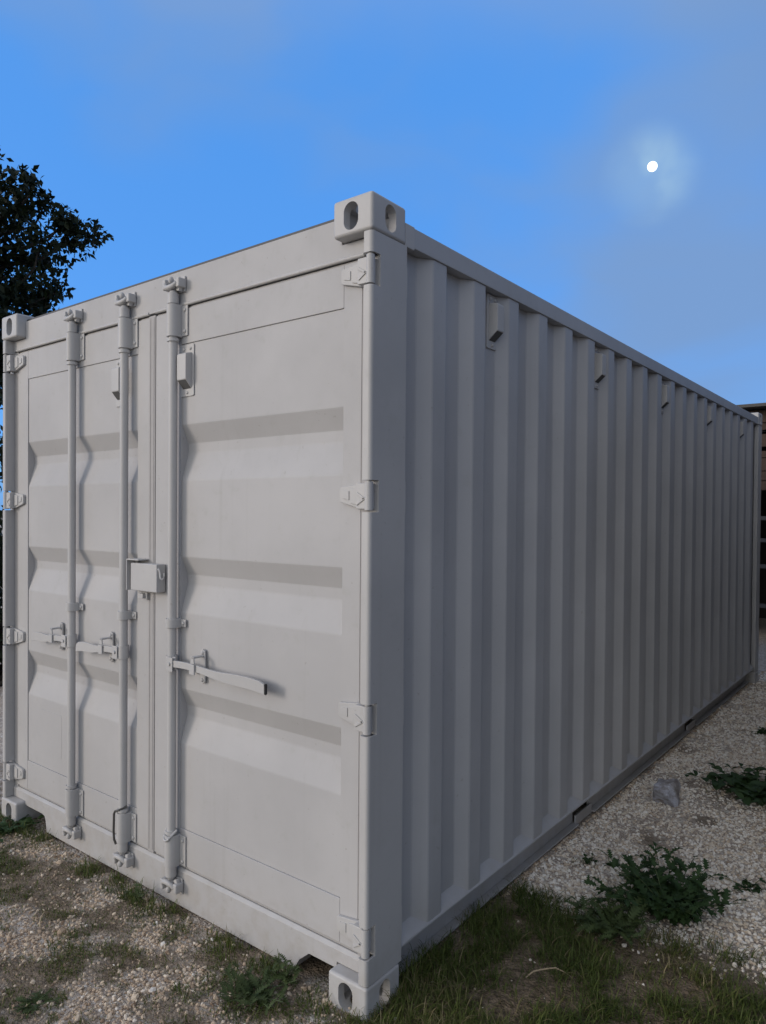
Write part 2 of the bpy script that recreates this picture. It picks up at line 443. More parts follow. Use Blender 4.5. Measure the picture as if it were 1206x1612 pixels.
# the post is cut away round each hinge knuckle: stacked lengths joined by a recessed back strip
pm = MB(); prof = post_profile(); z0 = CH+0.002; NOTCH = 0.050
segs = []; zs = [z0]
for hz in sorted(HINGE_Z): zs += [hz-NOTCH, hz+NOTCH]
zs.append(HT-CH-0.002)
for a, b in zip(zs[0::2], zs[1::2]): pm.prism(prof, 2, a, b)
for hz in HINGE_Z:                                           # behind the knuckle: side plate and inner web only
    pm.box(HB-0.0105, HB-0.0025, 0.046, 0.189, hz-NOTCH, hz+NOTCH)
    pm.box(1.150, HB-0.011, 0.181, 0.189, hz-NOTCH, hz+NOTCH)
    pm.box(1.181, HB-0.011, 0.046, 0.054, hz-NOTCH, hz+NOTCH)
post = pm.build('corner_post', M_PART, K, 40)
dup(post, K, (0, 0, 0), (-1, 1, 1))
# rear posts: plain folded section
rp = MB().prism([(HB-0.003, -0.003), (HB-0.003, -0.160), (HB-0.04, -0.160), (HB-0.04, -0.06), (HB-0.15, -0.06), (HB-0.15, -0.003)], 2, CH+0.002, HT-CH-0.002, 0.004).build('corner_post', M_PART, K)
rp.location = (0, LEN, 0); dup(rp, K, (0, LEN, 0), (-1, 1, 1))

# --- door header, sill
h = MB(); xi = HB-CW-0.001
h.prism([(-1.1795, 2.418), (1.1795, 2.418), (1.1795, 2.4705), (xi, 2.4705), (xi, 2.556), (-xi, 2.556), (-xi, 2.4705), (-1.1795, 2.4705)], 1, 0.047, 0.130, 0.003)
HEADER = h.build('door_header', M_PAINT, K)
rim = MB().box(-HB+CW+0.001, HB-CW-0.001, 0.053, 0.150, 2.5565, 2.567, 0.002).build('roof_edge_strip', M_RIM, HEADER)
lipm = MB()                                                       # rolled drip lip below the header
lipm.cyl((-1.150, 0.050, 2.421), (-0.004, 0.050, 2.421), 0.0075, seg=12)
lipm.cyl((0.042, 0.050, 2.421), (1.150, 0.050, 2.421), 0.0075, seg=12)
lipm.build('drip_lip', M_PART, HEADER)
sl = MB()
sl.prism([(-0.84, 0.020), (0.86, 0.020), (0.885, 0.060), (0.93, 0.098), (xi, 0.098), (xi, 0.1195), (1.1795, 0.1195), (1.1795, 0.160), (-1.1795, 0.160), (-1.1795, 0.1195), (-xi, 0.1195), (-xi, 0.100), (-0.885, 0.100), (-0.860, 0.094), (-0.850, 0.075)], 1, 0.046, 0.130, 0.003)
SILL = sl.build('door_sill', M_PAINT, K)
MB().prism([(0.0445, 0.1605), (0.130, 0.1605), (0.130, 0.172), (0.055, 0.172)], 0, -1.179, 1.179, 0.0015).build('sill_tread', M_PART, SILL)

# --- doors
DY = 0.050                 # face plane of the doors
RIB_T = (1.946, 1.420, 0.893)
def door(x0, x1, px0, px1, hs):
    """x0..x1 whole leaf, px0..px1 pressed panel"""
    zb, zt = 0.186, 2.404
    pz0, pz1 = 0.332, 2.265
    fm = MB()
    # frame as four bars, butted
    fm.box(x0, px0, DY, DY+0.05, zb, zt, 0.0018); fm.box(px1, x1, DY, DY+0.05, zb, zt, 0.0018)
    fm.box(px0+0.0005, px1-0.0005, DY, DY+0.05, pz1, zt, 0.003); fm.box(px0+0.0005, px1-0.0005, DY, DY+0.05, zb, pz0, 0.003)
    leaf = fm.build('door', M_PAINT, K)
    # pressed panel
    y0 = DY+0.0045; dp_ = 0.031
    pts = [(pz1-0.001, y0)]
    for t in RIB_T:
        pts += [(t, y0), (t-0.072, y0+dp_), (t-0.112, y0+dp_), (t-0.222, y0)]
    pts.append((pz0+0.001, y0))
    rp_ = rounded(pts, 0.006, 2)
    m_ = MB(); bm = m_.bm
    A = [bm.verts.new((px0+0.001, p[1], p[0])) for p in rp_]; B = [bm.verts.new((px1-0.001, p[1], p[0])) for p in rp_]
    for i in range(len(rp_)-1): bm.faces.new((A[i], B[i], B[i+1], A[i+1]))
    bmesh.ops.recalc_face_normals(bm, faces=bm.faces[:])
    # end walls of the ribs are the inner faces of deeper jambs
    m_.box(px0-0.006, px0+0.0008, DY+0.004, DY+0.06, pz0, pz1); m_.box(px1-0.0008, px1+0.006, DY+0.004, DY+0.06, pz0, pz1)
    m_.build('door_panel', M_PAINT, leaf, 9)
    g = MB()
    outer = x0 if hs < 0 else x1
    gx0, gx1 = (outer-0.0385, outer-0.0003) if hs < 0 else (outer+0.0003, outer+0.0385)
    g.box(gx0, gx1, DY+0.0015, DY+0.040, zb-0.012, zt+0.008, 0.001)
    g.box(x0, x1, DY+0.006, DY+0.040, zb-0.012, zb-0.001, 0.003)
    g.box(x0, x1, DY+0.008, DY+0.040, zt+0.001, zt+0.009, 0.002)
    g.build('door_gasket', M_GASKET, leaf)
    return leaf
DL = door(-1.140, -0.004, -1.039, -0.085, -1)
DR = door(0.042, 1.140, 0.211, 1.064, 1)
tag(DL, 'left door leaf with two locking bars'); tag(DR, 'right door leaf with one locking bar')
am = MB(); am.box(-0.003, 0.041, DY-0.003, DY+0.035, 0.178, 2.410, 0.003); am.box(0.006, 0.010, DY-0.0045, DY-0.0025, 0.19, 2.40); am.box(0.030, 0.034, DY-0.0045, DY-0.0025, 0.19, 2.40)
am.build('centre_astragal', M_GASKET, DL)

# --- hinges (right-hand one at hinge height 0)
hm = MB()
hm.cyl((1.2005, 0.0165, -0.044), (1.2005, 0.0165, 0.044), 0.0135, seg=18)          # knuckle
hm.cyl((1.2005, 0.0165, 0.044), (1.2005, 0.0165, 0.049), 0.008, seg=12)
hm.prism([(1.1985, -0.041), (1.150, -0.040), (1.068, -0.019), (1.062, -0.013), (1.062, 0.024), (1.068, 0.030), (1.150, 0.040), (1.1985, 0.041)], 1, 0.036, 0.0495, 0.003)
hm.box(1.150, 1.199, 0.012, 0.037, -0.041, 0.041, 0.004)
hm.prism([(1.148, 0.030), (1.148, -0.030), (1.112, -0.022), (1.112, 0.024)], 1, 0.0315, 0.037, 0.002)   # raised forging ribs
hm.prism([(1.104, 0.018), (1.104, -0.012), (1.076, -0.006), (1.076, 0.016)], 1, 0.0330, 0.037, 0.0015)
hm.box(1.152, 1.190, 0.0085, 0.0125, -0.004, 0.004, 0.0015, mtx=Matrix.Translation((1.171, 0, 0.0)) @ Matrix.Rotation(R(32), 4, 'Y') @ Matrix.Translation((-1.171, 0, 0)))
hm.box(1.152, 1.190, 0.0085, 0.0125, -0.004, 0.004, 0.0015, mtx=Matrix.Translation((1.171, 0, -0.016)) @ Matrix.Rotation(R(-32), 4, 'Y') @ Matrix.Translation((-1.171, 0, 0)))
hinge = hm.build('hinge', M_PART, DR, 40)
for k, hz in enumerate(HINGE_Z):
    if k == 0: hinge.location = (0, 0, hz)
    else: dup(hinge, DR, (0, 0, hz))
    dup(hinge, DL, (0, 0, hz), (-1, 1, 1))

# --- locking bars
BY, BR = 0.021, 0.0175
BARS = ((-0.563, DL), (-0.142, DL), (0.197, DR))
bar = MB()
bar.cyl((0, 0, 0.150), (0, 0, 2.455), BR, seg=24)
for z in (2.278, 0.322): bar.cyl((0, 0, z-0.006), (0, 0, z+0.006), BR+0.006, seg=24)
bar = bar.build('locking_bar', M_PART, DL, 40); bar.location = (BARS[0][0], BY, 0)
def bolt(m_, x, y, z, rad=0.006, hgt=0.006): m_.ball((x, y, z), rad, (1, hgt/rad, 1), 10, 6)
def bracket(hh, wide):
    m_ = MB(); ro = BR+0.0085
    pr = []
    for k in range(13):
        a = math.pi + math.pi*k/12; pr.append((ro*math.cos(a), ro*math.sin(a)))
    pr += [(ro, DY-BY-0.001), (-ro, DY-BY-0.001)]
    m_.prism(pr, 2, -hh/2, hh/2, 0.0015)
    m_.box(ro-0.002, ro+wide, DY-BY-0.007, DY-BY-0.0008, -hh/2+0.003, hh/2-0.003, 0.0028, 2)
    m_.box(-ro-0.012, -ro+0.002, DY-BY-0.007, DY-BY-0.0008, -hh/2+0.003, hh/2-0.003, 0.0028, 2)
    for z in ((-hh*0.33, hh*0.33) if hh > 0.08 else (0.0,)):
        bolt(m_, ro+wide*0.55, DY-BY-0.008, z, 0.0075); bolt(m_, -ro-0.006, DY-BY-0.008, z, 0.005)
    return m_
bk = bracket(0.126, 0.034).build('bar_bracket', M_PART, DL, 40); bk.location = (BARS[0][0], BY, 2.354)
gd = bracket(0.036, 0.030).build('bar_guide', M_PART, DL, 40); gd.location = (BARS[0][0], BY, 1.157)
# cam at the bar end (top version, z=0 at the end of the bar) and the keeper it grips
cm = MB()
cm.cyl((0, 0, -0.034), (0, 0, 0.004), BR+0.0045, seg=20); cm.cyl((0, 0, 0.004), (0, 0, 0.020), BR+0.0035, 0.011, seg=20)
cm.cyl((0, 0, 0.016), (0, 0, 0.056), 0.0105, seg=12)
cm.cyl((0, 0, 0.022), (0, 0, 0.029), 0.019, seg=16)
cm.tube([(-0.036, -0.013, 0.052), (-0.035, -0.014, 0.040), (-0.026, -0.015, 0.031), (-0.010, -0.016, 0.028), (0.008, -0.016, 0.029), (0.022, -0.014, 0.033), (0.032, -0.010, 0.042)], [0.007, 0.009, 0.0105, 0.011, 0.0105, 0.010, 0.008], 10)
cm.ball((-0.002, -0.010, 0.058), 0.0115, (1, 1, 1.25), 12, 8)
cm.box(0.012, 0.034, -0.004, 0.016, 0.020, 0.044, 0.005, mtx=Matrix.Rotation(R(16), 4, 'Y'))
cam_top = cm.build('cam', M_PART, DL, 40); cam_top.location = (BARS[0][0], BY, 2.455)
km = MB()
km.box(-0.050, -0.030, -0.018, 0.0255, 0.024, 0.066, 0.005, 3); km.box(0.028, 0.052, -0.014, 0.0255, 0.024, 0.062, 0.006, 3)
km.box(-0.046, 0.048, 0.018, 0.0255, 0.012, 0.074, 0.003)
keep = km.build('cam_keeper', M_PART, HEADER, 40); keep.location = (BARS[0][0], BY, 2.455)
for k, (x, d) in enumerate(BARS):
    if k:
        dup(bar, d, (x, BY, 0)); dup(bk, d, (x, BY, 2.354)); dup(gd, d, (x, BY, 1.157))
        dup(cam_top, d, (x, BY, 2.455)); dup(keep, HEADER, (x, BY, 2.455))
    dup(bk, d, (x, BY, 0.248)); dup(cam_top, d, (x, BY, 0.150), (1, 1, -1))
    kk = dup(keep, SILL, (x, BY-0.0015, 0.150), (1, 1, -1))
# weld ring on the right-hand bar and a cable looped over the middle one
m_ = MB(); m_.tube([(-0.026, -0.004, 0.012), (-0.024, -0.012, -0.006), (-0.012, -0.027, -0.020), (0.004, -0.030, -0.024), (0.018, -0.026, -0.014), (0.026, -0.010, 0.004), (0.027, 0.006, 0.014)], 0.0045, 8)
wr_ = m_.build('weld_ring', M_PART, DR); wr_.location = (BARS[2][0], BY, 0.318)
m_ = MB(); m_.tube([(0.022, 0.006, 0.340), (0.006, -0.022, 0.328), (-0.018, -0.026, 0.318), (-0.036, -0.020, 0.300), (-0.043, -0.016, 0.268), (-0.045, -0.016, 0.225), (-0.044, -0.014, 0.185), (-0.036, -0.010, 0.166)], 0.0050, 10)
cb = m_.build('seal_cable', M_RIM, DL); cb.location = (BARS[1][0], BY, 0)

# --- handles
def handle(sgn, length, droop):
    m_ = MB()
    n = 16; top = []; bot = []
    for k in range(n+1):
        t = k/n; x = 0.016 + t*(length-0.016)
        zc = -droop*max(0, t-0.32)**1.3*1.2 + 0.004*math.sin(t*9)
        hh = 0.0130 + 0.0080*sstep(np.array(t), 0.35, 0.75)
        top.append((sgn*x, zc+float(hh))); bot.append((sgn*x, zc-float(hh)))
    top[-1] = (sgn*(length-0.006), top[-1][1]-0.006)
    poly = top + [(sgn*length, (top[-1][1]+bot[-1][1])/2)] + bot[::-1]
    m_.prism(poly, 1, -0.024, -0.013, 0.0022)
    return m_
def clevis(sgn):
    m_ = MB()
    m_.box(min(sgn*0.004, sgn*0.040), max(sgn*0.004, sgn*0.040), -0.029, -0.0245, -0.030, 0.026, 0.0020)
    m_.box(min(sgn*0.002, sgn*0.036), max(sgn*0.002, sgn*0.036), -0.0125, -0.004, -0.026, 0.026, 0.0030)
    m_.cyl((sgn*0.022, -0.034, 0.0), (sgn*0.022, 0.0, 0.0), 0.007, seg=12)
    m_.cyl((0, 0, -0.028), (0, 0, 0.028), BR+0.005, seg=20)
    return m_
def retainer():
    m_ = MB()
    m_.prism([(-0.013, -0.058), (0.0, -0.066), (0.013, -0.058), (0.016, 0.0), (0.013, 0.062), (0.0, 0.070), (-0.013, 0.062), (-0.016, 0.0)], 1, 0.020, 0.0285, 0.002)
    m_.box(-0.010, 0.010, -0.004, 0.021, -0.024, -0.016, 0.002)
    m_.box(-0.016, 0.014, -0.032, -0.0255, -0.022, 0.018, 0.002)
    m_.prism([(-0.012, 0.020), (0.012, 0.020), (0.008, 0.046), (-0.004, 0.046)], 1, -0.030, -0.024, 0.0015)
    m_.box(-0.010, 0.010, -0.030, 0.0205, 0.040, 0.047, 0.002)
    bolt(m_, 0, 0.0195, 0.055, 0.008, 0.006); bolt(m_, 0, 0.0195, -0.050, 0.008, 0.006)
    return m_
HZ = 1.000
for (x, d), sgn, ln, rx in ((BARS[0], -1, 0.335, -0.135), (BARS[1], -1, 0.345, -0.130), (BARS[2], 1, 0.562, 0.165)):
    o = handle(sgn, ln, 0.026).build('handle', M_PART, d, 40); o.location = (x, BY, HZ)
    o = clevis(sgn).build('handle_clevis', M_PART, d, 40); o.location = (x, BY, HZ)
    o = retainer().build('handle_retainer', M_PART, d, 40); o.location = (x+rx, BY, HZ)
tip = MB().box(0.555, 0.5635, -0.0245, -0.0125, -0.037, 0.001, 0.003).build('handle_tip', M_RUBBER, DR); tip.location = (BARS[2][0], BY, HZ)

# --- lock box across the seam
lb = MB()
lb.prism([(-0.062, 1.272), (0.119, 1.272), (0.119, 1.386), (-0.062, 1.386)], 1, 0.002, 0.046, 0.004)
LB = lb.build('lock_box', M_PART, DR)
m_ = MB(); m_.box(-0.086, -0.081, -0.004, 0.048, 1.270, 1.402, 0.0015); m_.box(-0.0805, 0.000, -0.004, 0.048, 1.3965, 1.402, 0.0015); m_.box(-0.0805, -0.064, 0.038, 0.046, 1.270, 1.395)
m_.build('lock_bracket', M_PART, DL)
m_ = MB(); hk = [(0.1245, 0.006, 1.368), (0.1245, 0.011, 1.362), (0.1245, 0.014, 1.352), (0.1245, 0.015, 1.338), (0.1245, 0.018, 1.328), (0.1245, 0.024, 1.325), (0.1245, 0.030, 1.329), (0.1245, 0.033, 1.340), (0.1245, 0.033, 1.350)]
m_.tube(hk, 0.0036, 8); m_.build('lock_hook', M_HOOK, DR)
m_ = MB(); m_.box(-0.040, -0.006, 0.022, 0.0455, 1.238, 1.258, 0.002); m_.box(-0.005, 0.006, 0.034, 0.0455, 1.232, 1.262, 0.002); m_.build('lock_lug', M_PART, DL)
# blank data plate on the left leaf, under the paint
MB().box(-0.915, -0.712, DY+0.0036, DY+0.006, 0.405, 0.615, 0.001).build('data_plate', M_PAINT, DL)

# --- vents: plate, sloping hood, bolts (front faces -Y, centre at 0)
def vent():
    m_ = MB()
    m_.prism([(-0.040, -0.098), (-0.036, -0.102), (0.036, -0.102), (0.040, -0.098), (0.040, 0.098), (0.036, 0.102), (-0.036, 0.102), (-0.040, 0.098)], 1, -0.004, 0.0, 0.0012)
    m_.prism([(0.0005, 0.070), (-0.030, 0.062), (-0.034, 0.058), (-0.034, -0.040), (0.0005, -0.078)], 0, -0.028, 0.028, 0.003)
    for x, z in ((-0.020, 0.084), (0.020, 0.084), (0.0, -0.088)): bolt(m_, x, -0.005, z, 0.0065, 0.005)
    return m_
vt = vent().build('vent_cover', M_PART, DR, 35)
vt.data.materials.append(M_VENT_SHADE)
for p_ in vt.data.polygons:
    if p_.normal.z < -0.5 and p_.area > 0.001: p_.material_index = 1  # underside shade of the hood's open bottom, put into the colour
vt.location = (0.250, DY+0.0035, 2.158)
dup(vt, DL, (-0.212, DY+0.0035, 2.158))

# --- corrugated side walls
PITCH_W, E0 = 0.2765, 0.4385          # flute pitch, end of the first outer flat
XO, XI = 1.2085, 1.1725
OUT, SLP = 0.085, 0.053
def side_profile():
    pts = [(0.185, XI)]
    k = 0
    while True:
        e = E0 + k*PITCH_W
        if e > 5.75: break
        pts += [(e-OUT-SLP, XI), (e-OUT, XO), (e, XO), (e+SLP, XI)]; k += 1
    pts.append((5.925, XI)); return rounded(pts, 0.004, 1)
def wall_sheet(prof, z0, z1):
    m_ = MB(); bm = m_.bm
    A = [bm.verts.new((p[1], p[0], z0)) for p in prof]; B = [bm.verts.new((p[1], p[0], z1)) for p in prof]
    for i in range(len(prof)-1): bm.faces.new((A[i], A[i+1], B[i+1], B[i]))
    return m_
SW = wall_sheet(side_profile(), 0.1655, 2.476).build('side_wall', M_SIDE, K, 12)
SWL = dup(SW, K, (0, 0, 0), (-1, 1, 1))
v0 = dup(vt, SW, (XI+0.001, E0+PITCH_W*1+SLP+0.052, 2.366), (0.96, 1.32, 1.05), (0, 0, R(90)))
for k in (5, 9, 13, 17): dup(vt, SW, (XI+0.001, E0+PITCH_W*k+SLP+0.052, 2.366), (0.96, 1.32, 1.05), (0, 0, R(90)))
# rear end wall
pts = [(-1.16, 0.0)]
x = -1.10
while x < 1.05: pts += [(x, 0.0), (x+0.05, 0.04), (x+0.16, 0.04), (x+0.21, 0.0)]; x += 0.27
pts.append((1.16, 0.0)); m_ = MB(); bm = m_.bm
A = [bm.verts.new((p[0], LEN-0.06+p[1], 0.166)) for p in pts]; B = [bm.verts.new((p[0], LEN-0.06+p[1], 2.49)) for p in pts]
for i in range(len(pts)-1): bm.faces.new((A[i], A[i+1], B[i+1], B[i]))
m_.build('end_wall', M_SIDE, K, 30)
m_ = MB(); m_.box(-HB+CW+0.001, HB-CW-0.001, LEN-0.08, LEN-0.005, 2.491, 2.556, 0.004); m_.build('end_rail', M_PART, K)
m_ = MB(); m_.box(-HB+CW+0.001, HB-CW-0.001, LEN-0.08, LEN-0.005, 0.03, 0.165, 0.004); m_.build('end_rail', M_PART, K)

# --- rails
m_ = MB(); m_.box(1.156, HB-0.0045, CL+0.001, LEN-CL-0.001, 2.477, 2.545, 0.004); tr_ = m_.build('top_side_rail', M_SIDE, K); dup(tr_, K, (0, 0, 0), (-1, 1, 1))
m_ = MB(); m_.box(1.150, HB-0.004, CL+0.0005, CL+0.055, 2.470, 2.548, 0.004); m_.build('rail_gusset', M_PART, tr_)
m_ = MB()
ya, yb = CL+0.012, LEN-CL-0.012
m_.box(1.100, HB-0.006, ya, yb, 0.157, 0.1650, 0.002)             # top flange carrying the wall
P1, P2 = (1.770, 1.975), (3.800, 4.010)                            # fork pockets
for a, b in ((ya, P1[0]), (P1[1], P2[0]), (P2[1], yb)):
    m_.box(1.132, 1.140, a, b, 0.030, 0.1565)                     # web
    m_.box(1.1405, 1.176, a, b, 0.026, 0.034, 0.002)           # lower flange
m_.prism([(1.1730, 0.2020), (1.1730, 0.1655), (1.2120, 0.1655)], 1, ya, yb)
br_ = m_.build('bottom_side_rail', M_SIDE, K)
for P_ in (P1, P2):
    MB().box(1.150, 1.160, P_[0]-0.004, P_[1]+0.004, 0.020, 0.072, 0.003).build('fork_pocket_strap', M_SIDE, br_)
dup(br_, K, (0, 0, 0), (-1, 1, 1))
# --- roof, floor and cross members
pts = [(0.16, 2.535)]; y = 0.25
while y < 5.7: pts += [(y, 2.535), (y+0.03, 2.552), (y+0.10, 2.552), (y+0.13, 2.535)]; y += 0.21
pts.append((5.97, 2.535)); m_ = MB(); bm = m_.bm
A = [bm.verts.new((-1.16, p[0], p[1])) for p in pts]; B = [bm.verts.new((1.16, p[0], p[1])) for p in pts]
for i in range(len(pts)-1): bm.faces.new((A[i], B[i], B[i+1], A[i+1]))
m_.build('roof', M_SIDE, K, 30)
MB().box(-1.098, 1.098, 0.122, LEN-0.085, 0.140, 0.168).build('floor_deck', M_PLY, K)
xm = MB().box(-1.129, 1.129, -0.022, 0.022, 0.030, 0.139).build('cross_member', M_RIM, K); xm.location = (0, 0.45, 0)
for k in range(1, 17):
    y = 0.45+k*0.32
    if any(a-0.03 < y < b+0.03 for a, b in (P1, P2)): continue
    dup(xm, K, (0, y, 0))

# ------------------------------------------------------------------ brown store behind the far end
SH = empty('timber_store', (2.6, 9.3, 0))
tag(SH, 'dark brown boarded store with open bays behind far end of container', 'shed')
def shb(name, m, x0, x1, y0, y1, z0, z1, b=0.004):
    return MB().box(x0-2.6, x1-2.6, y0-9.3, y1-9.3, z0, z1, b).build(name, m, SH)
shb('roof_sheet', M_TIN, -0.3, 5.5, 8.05, 11.0, 2.945, 2.985)
zt = 2.94
for k in range(5):
    hgt = 0.165 if k not in (1, 3) else 0.09
    shb('board', M_BROWN, -0.1, 5.3, 8.300+0.006*(k % 2), 8.322+0.006*(k % 2), zt-hgt, zt-0.008); zt -= hgt
    if k in (1, 2): zt -= 0.045
for k in range(2):
    shb('board', M_BROWN, -0.1, 5.3, 8.300+0.006*(k % 2), 8.322+0.006*(k % 2), zt-0.12, zt-0.008); zt -= 0.12
for xx in (-0.05, 1.75, 3.55, 5.2): shb('post', M_DARKWOOD, xx, xx+0.10, 8.33, 8.43, 0.0, 2.94)
for z in (0.45, 0.95, 1.28, 1.56): shb('shelf_beam', M_STEELBEAM, 0.06, 5.2, 8.45, 8.49, z, z+0.05)
for k in range(17):                                       # added wing, out of view on the right, to shade the long container wall
    shb('board', M_BROWN, 2.800+0.006*(k % 2), 2.822+0.006*(k % 2), 1.1, 8.29, 0.05+k*0.17, 0.212+k*0.17)
shb('roof_sheet', M_TIN, 2.70, 5.5, 0.95, 8.04, 2.945, 2.985)  # roof of the added wing
shb('side_wall', M_DARKWOOD, 2.835, 5.30, 1.15, 1.19, 0, 2.94)  # near end of the added wing
shb('back_wall', M_DARKWOOD, -0.1, 5.3, 10.9, 10.94, 0, 2.94); shb('side_wall', M_DARKWOOD, -0.1, -0.06, 8.5, 10.89, 0, 2.94); shb('side_wall', M_DARKWOOD, 5.3, 5.34, 8.5, 10.89, 0, 2.94)

# ------------------------------------------------------------------ tree and shrub left of the container
def leaf_cloud(centres, radii, counts, size):
    P = []
    for c, rd, n in zip(centres, radii, counts):
        d = rng.normal(size=(n, 3)); d /= np.linalg.norm(d, axis=1)[:, None]
        P.append(np.array(c) + d*(rng.random((n, 1))**0.45)*np.array(rd))
    P = np.concatenate(P); n = len(P)
    a = rng.normal(size=(n, 3)); a[:, 2] -= 0.5; a /= np.linalg.norm(a, axis=1)[:, None]
    b = np.cross(a, rng.normal(size=(n, 3))); b /= np.linalg.norm(b, axis=1)[:, None]
    nn = np.cross(a, b)
    L = size*(0.65+0.7*rng.random((n, 1))); Wd = L*0.52
    v = np.stack([P, P+a*L*0.45+b*Wd*0.5+nn*L*0.06, P+a*L, P+a*L*0.45-b*Wd*0.5+nn*L*0.06], 1).reshape(-1, 3)
    i = np.arange(n)*4
    fcs = np.concatenate([np.stack([i, i+1, i+2], 1), np.stack([i, i+2, i+3], 1)])
    return v, fcs
def limb(m_, a, b, ra, rb, wob=0.15, n=6):
    a, b = Vector(a), Vector(b); pts = []; rad = []
    for k in range(n+1):
        t = k/n; p = a.lerp(b, t)
        if 0 < k < n: p += Vector((random.uniform(-1, 1), random.uniform(-1, 1), random.uniform(-1, 1)))*wob*(b-a).length*0.25
        pts.append(p); rad.append(ra+(rb-ra)*t)
    m_.tube(pts, rad, 8); return pts
TB = Vector((-9.1, 2.2, 0.0))
T = empty('broadleaf_tree', TB); tag(T, 'dark leafy tree rising behind the left end of the container', 'tree')
tm = MB(); limb(tm, (0, 0, -0.1), (0.15, 0.1, 2.6), 0.24, 0.17, 0.1); tm.build('trunk', M_BARK, T)
lm = MB(); cs, rs, ns = [], [], []
def toward(px, py, dist):
    d = f + rr*((px-36-603+8.52)/FPX) - uu*((py-806-18.92)/FPX); d = d/math.hypot(d.x, d.y)
    return CAM + d*dist - TB
ends = []
for px, py, dd in ((20, 262, 12.2), (45, 290, 11.8), (75, 292, 12.0), (105, 325, 12.1), (140, 345, 12.0), (163, 352, 12.2), (168, 368, 12.3), (60, 350, 12.4), (100, 375, 11.6), (122, 378, 12.1),
                   (20, 330, 11.7), (10, 400, 12.3), (40, 420, 12.0), (75, 440, 11.8), (100, 452, 12.3), (122, 462, 12.2), (60, 470, 12.5), (25, 480, 11.9), (85, 475, 11.9), (45, 375, 12.6), (95, 405, 12.6), (0, 450, 12.0)):
    ends.append(toward(px, py, dd))
for k in range(70):
    a = random.uniform(0, 2*math.pi); u_ = random.uniform(-0.75, 1); s_ = math.sqrt(max(0, 1-u_*u_)); q = random.uniform(0.45, 1.0)
    p = Vector((0.1+2.35*s_*math.cos(a)*q, 0.1+2.35*s_*math.sin(a)*q, 4.55+2.2*u_*q))
    if (p + TB - CAM).normalized().dot(toward(120, 300, 12).normalized()) > 2: continue
    w3 = p+TB-CAM; zc = w3.dot(f); sx_ = 603-8.52+FPX*w3.dot(rr)/zc; sy_ = 806+18.92-FPX*w3.dot(uu)/zc
    if sx_ > 55 or (sx_ > -30 and sy_ < 270): continue
    ends.append(p)
hubs = [Vector((0.15, 0.1, 2.5)), Vector((0.5, 0.5, 3.4)), Vector((-0.6, 0.2, 3.6)), Vector((0.2, -0.6, 3.7)), Vector((0.1, 0.1, 4.6))]
for hb in hubs[1:]: limb(lm, hubs[0], hb, 0.13, 0.08)
for e in ends:
    hb = min(hubs, key=lambda q: (q-e).length + random.uniform(0, 0.6))
    limb(lm, hb, e, 0.045, 0.012, 0.25)
    for j in range(3):
        o_ = Vector((random.gauss(0, 1), random.gauss(0, 1), random.gauss(0, 0.9)))*0.16
        cs.append(tuple(e+o_)); rs.append((0.20, 0.20, 0.17)); ns.append(52)
    mid = hb.lerp(e, 0.62); cs.append(tuple(mid)); rs.append((0.34, 0.34, 0.3)); ns.append(85)
lm.build('limbs', M_BARK, T)
v_, f_ = leaf_cloud(cs, rs, ns, 0.115)
link('crown', quick_mesh('crown', v_, f_), M_TREELEAF, T, 0)
# shrub mass between tree and container edge
for nm, base, lab, hh, wd in (('tall_shrub', Vector((-6.6, 2.1, 0)), 'dark tall shrub below the tree at the left edge', 3.0, 0.9),
                              ('tall_shrub', Vector((-4.2, 1.30, 0)), 'lower dark shrub nearest the left edge of the container', 1.5, 0.75)):
    S_ = empty(nm, base); tag(S_, lab, 'shrub', 'shrubs left of the container')
    m_ = MB(); cs, rs, ns = [], [], []
    for k in range(26):
        a = random.uniform(0, 2*math.pi); q = random.uniform(0.1, 1)*wd; e = Vector((q*math.cos(a), q*math.sin(a), random.uniform(0.2, hh)))
        limb(m_, (random.uniform(-.1, .1), random.uniform(-.1, .1), 0), e, 0.022, 0.006, 0.3, 5)
        cs.append(tuple(e)); rs.append((0.30, 0.30, 0.28)); ns.append(150)
    m_.build('stems', M_BARK, S_); v_, f_ = leaf_cloud(cs, rs, ns, 0.085)
    link('foliage', quick_mesh('foliage', v_, f_), M_TREELEAF, S_, 0)

# ------------------------------------------------------------------ moon
D = 6000.0
m_ = MB(); m_.ball((0, 0, 0), D*6.4/FPX, (1, 1, 1), 32, 16)
mo = m_.build('moon', M_MOON, None, 0); mo.location = CAM + MOON_DIR*D
tag(mo, 'small bright white moon shining through thin cloud', 'moon')

# ------------------------------------------------------------------ gravel stones (uncountable)
def scatter(n, x0, x1, y0, y1):
    return rng.uniform(x0, x1, n), rng.uniform(y0, y1, n)
def ico():
    t = bmesh.new(); bmesh.ops.create_icosphere(t, subdivisions=1, radius=1.0)
    v = np.array([p.co[:] for p in t.verts]); f2 = np.array([[q.index for q in p.verts] for p in t.faces]); t.free(); return v, f2
IV, IF = ico()
regs = [(46000, -1.75, 1.35, -1.05, 0.10, 0.0038, 0.0095), (30000, 1.17, 2.9, 0.9, 3.6, 0.0050, 0.0110), (20000, 1.17, 2.6, 3.6, 8.6, 0.0065, 0.0140), (5000, 1.17, 2.8, -0.6, 1.0, 0.0025, 0.006), (520, -1.75, 1.30, -1.0, 0.05, 0.010, 0.021), (420, 1.25, 2.9, 1.0, 6.0, 0.011, 0.019)]
SV, SF, ST = [], [], []; off = 0
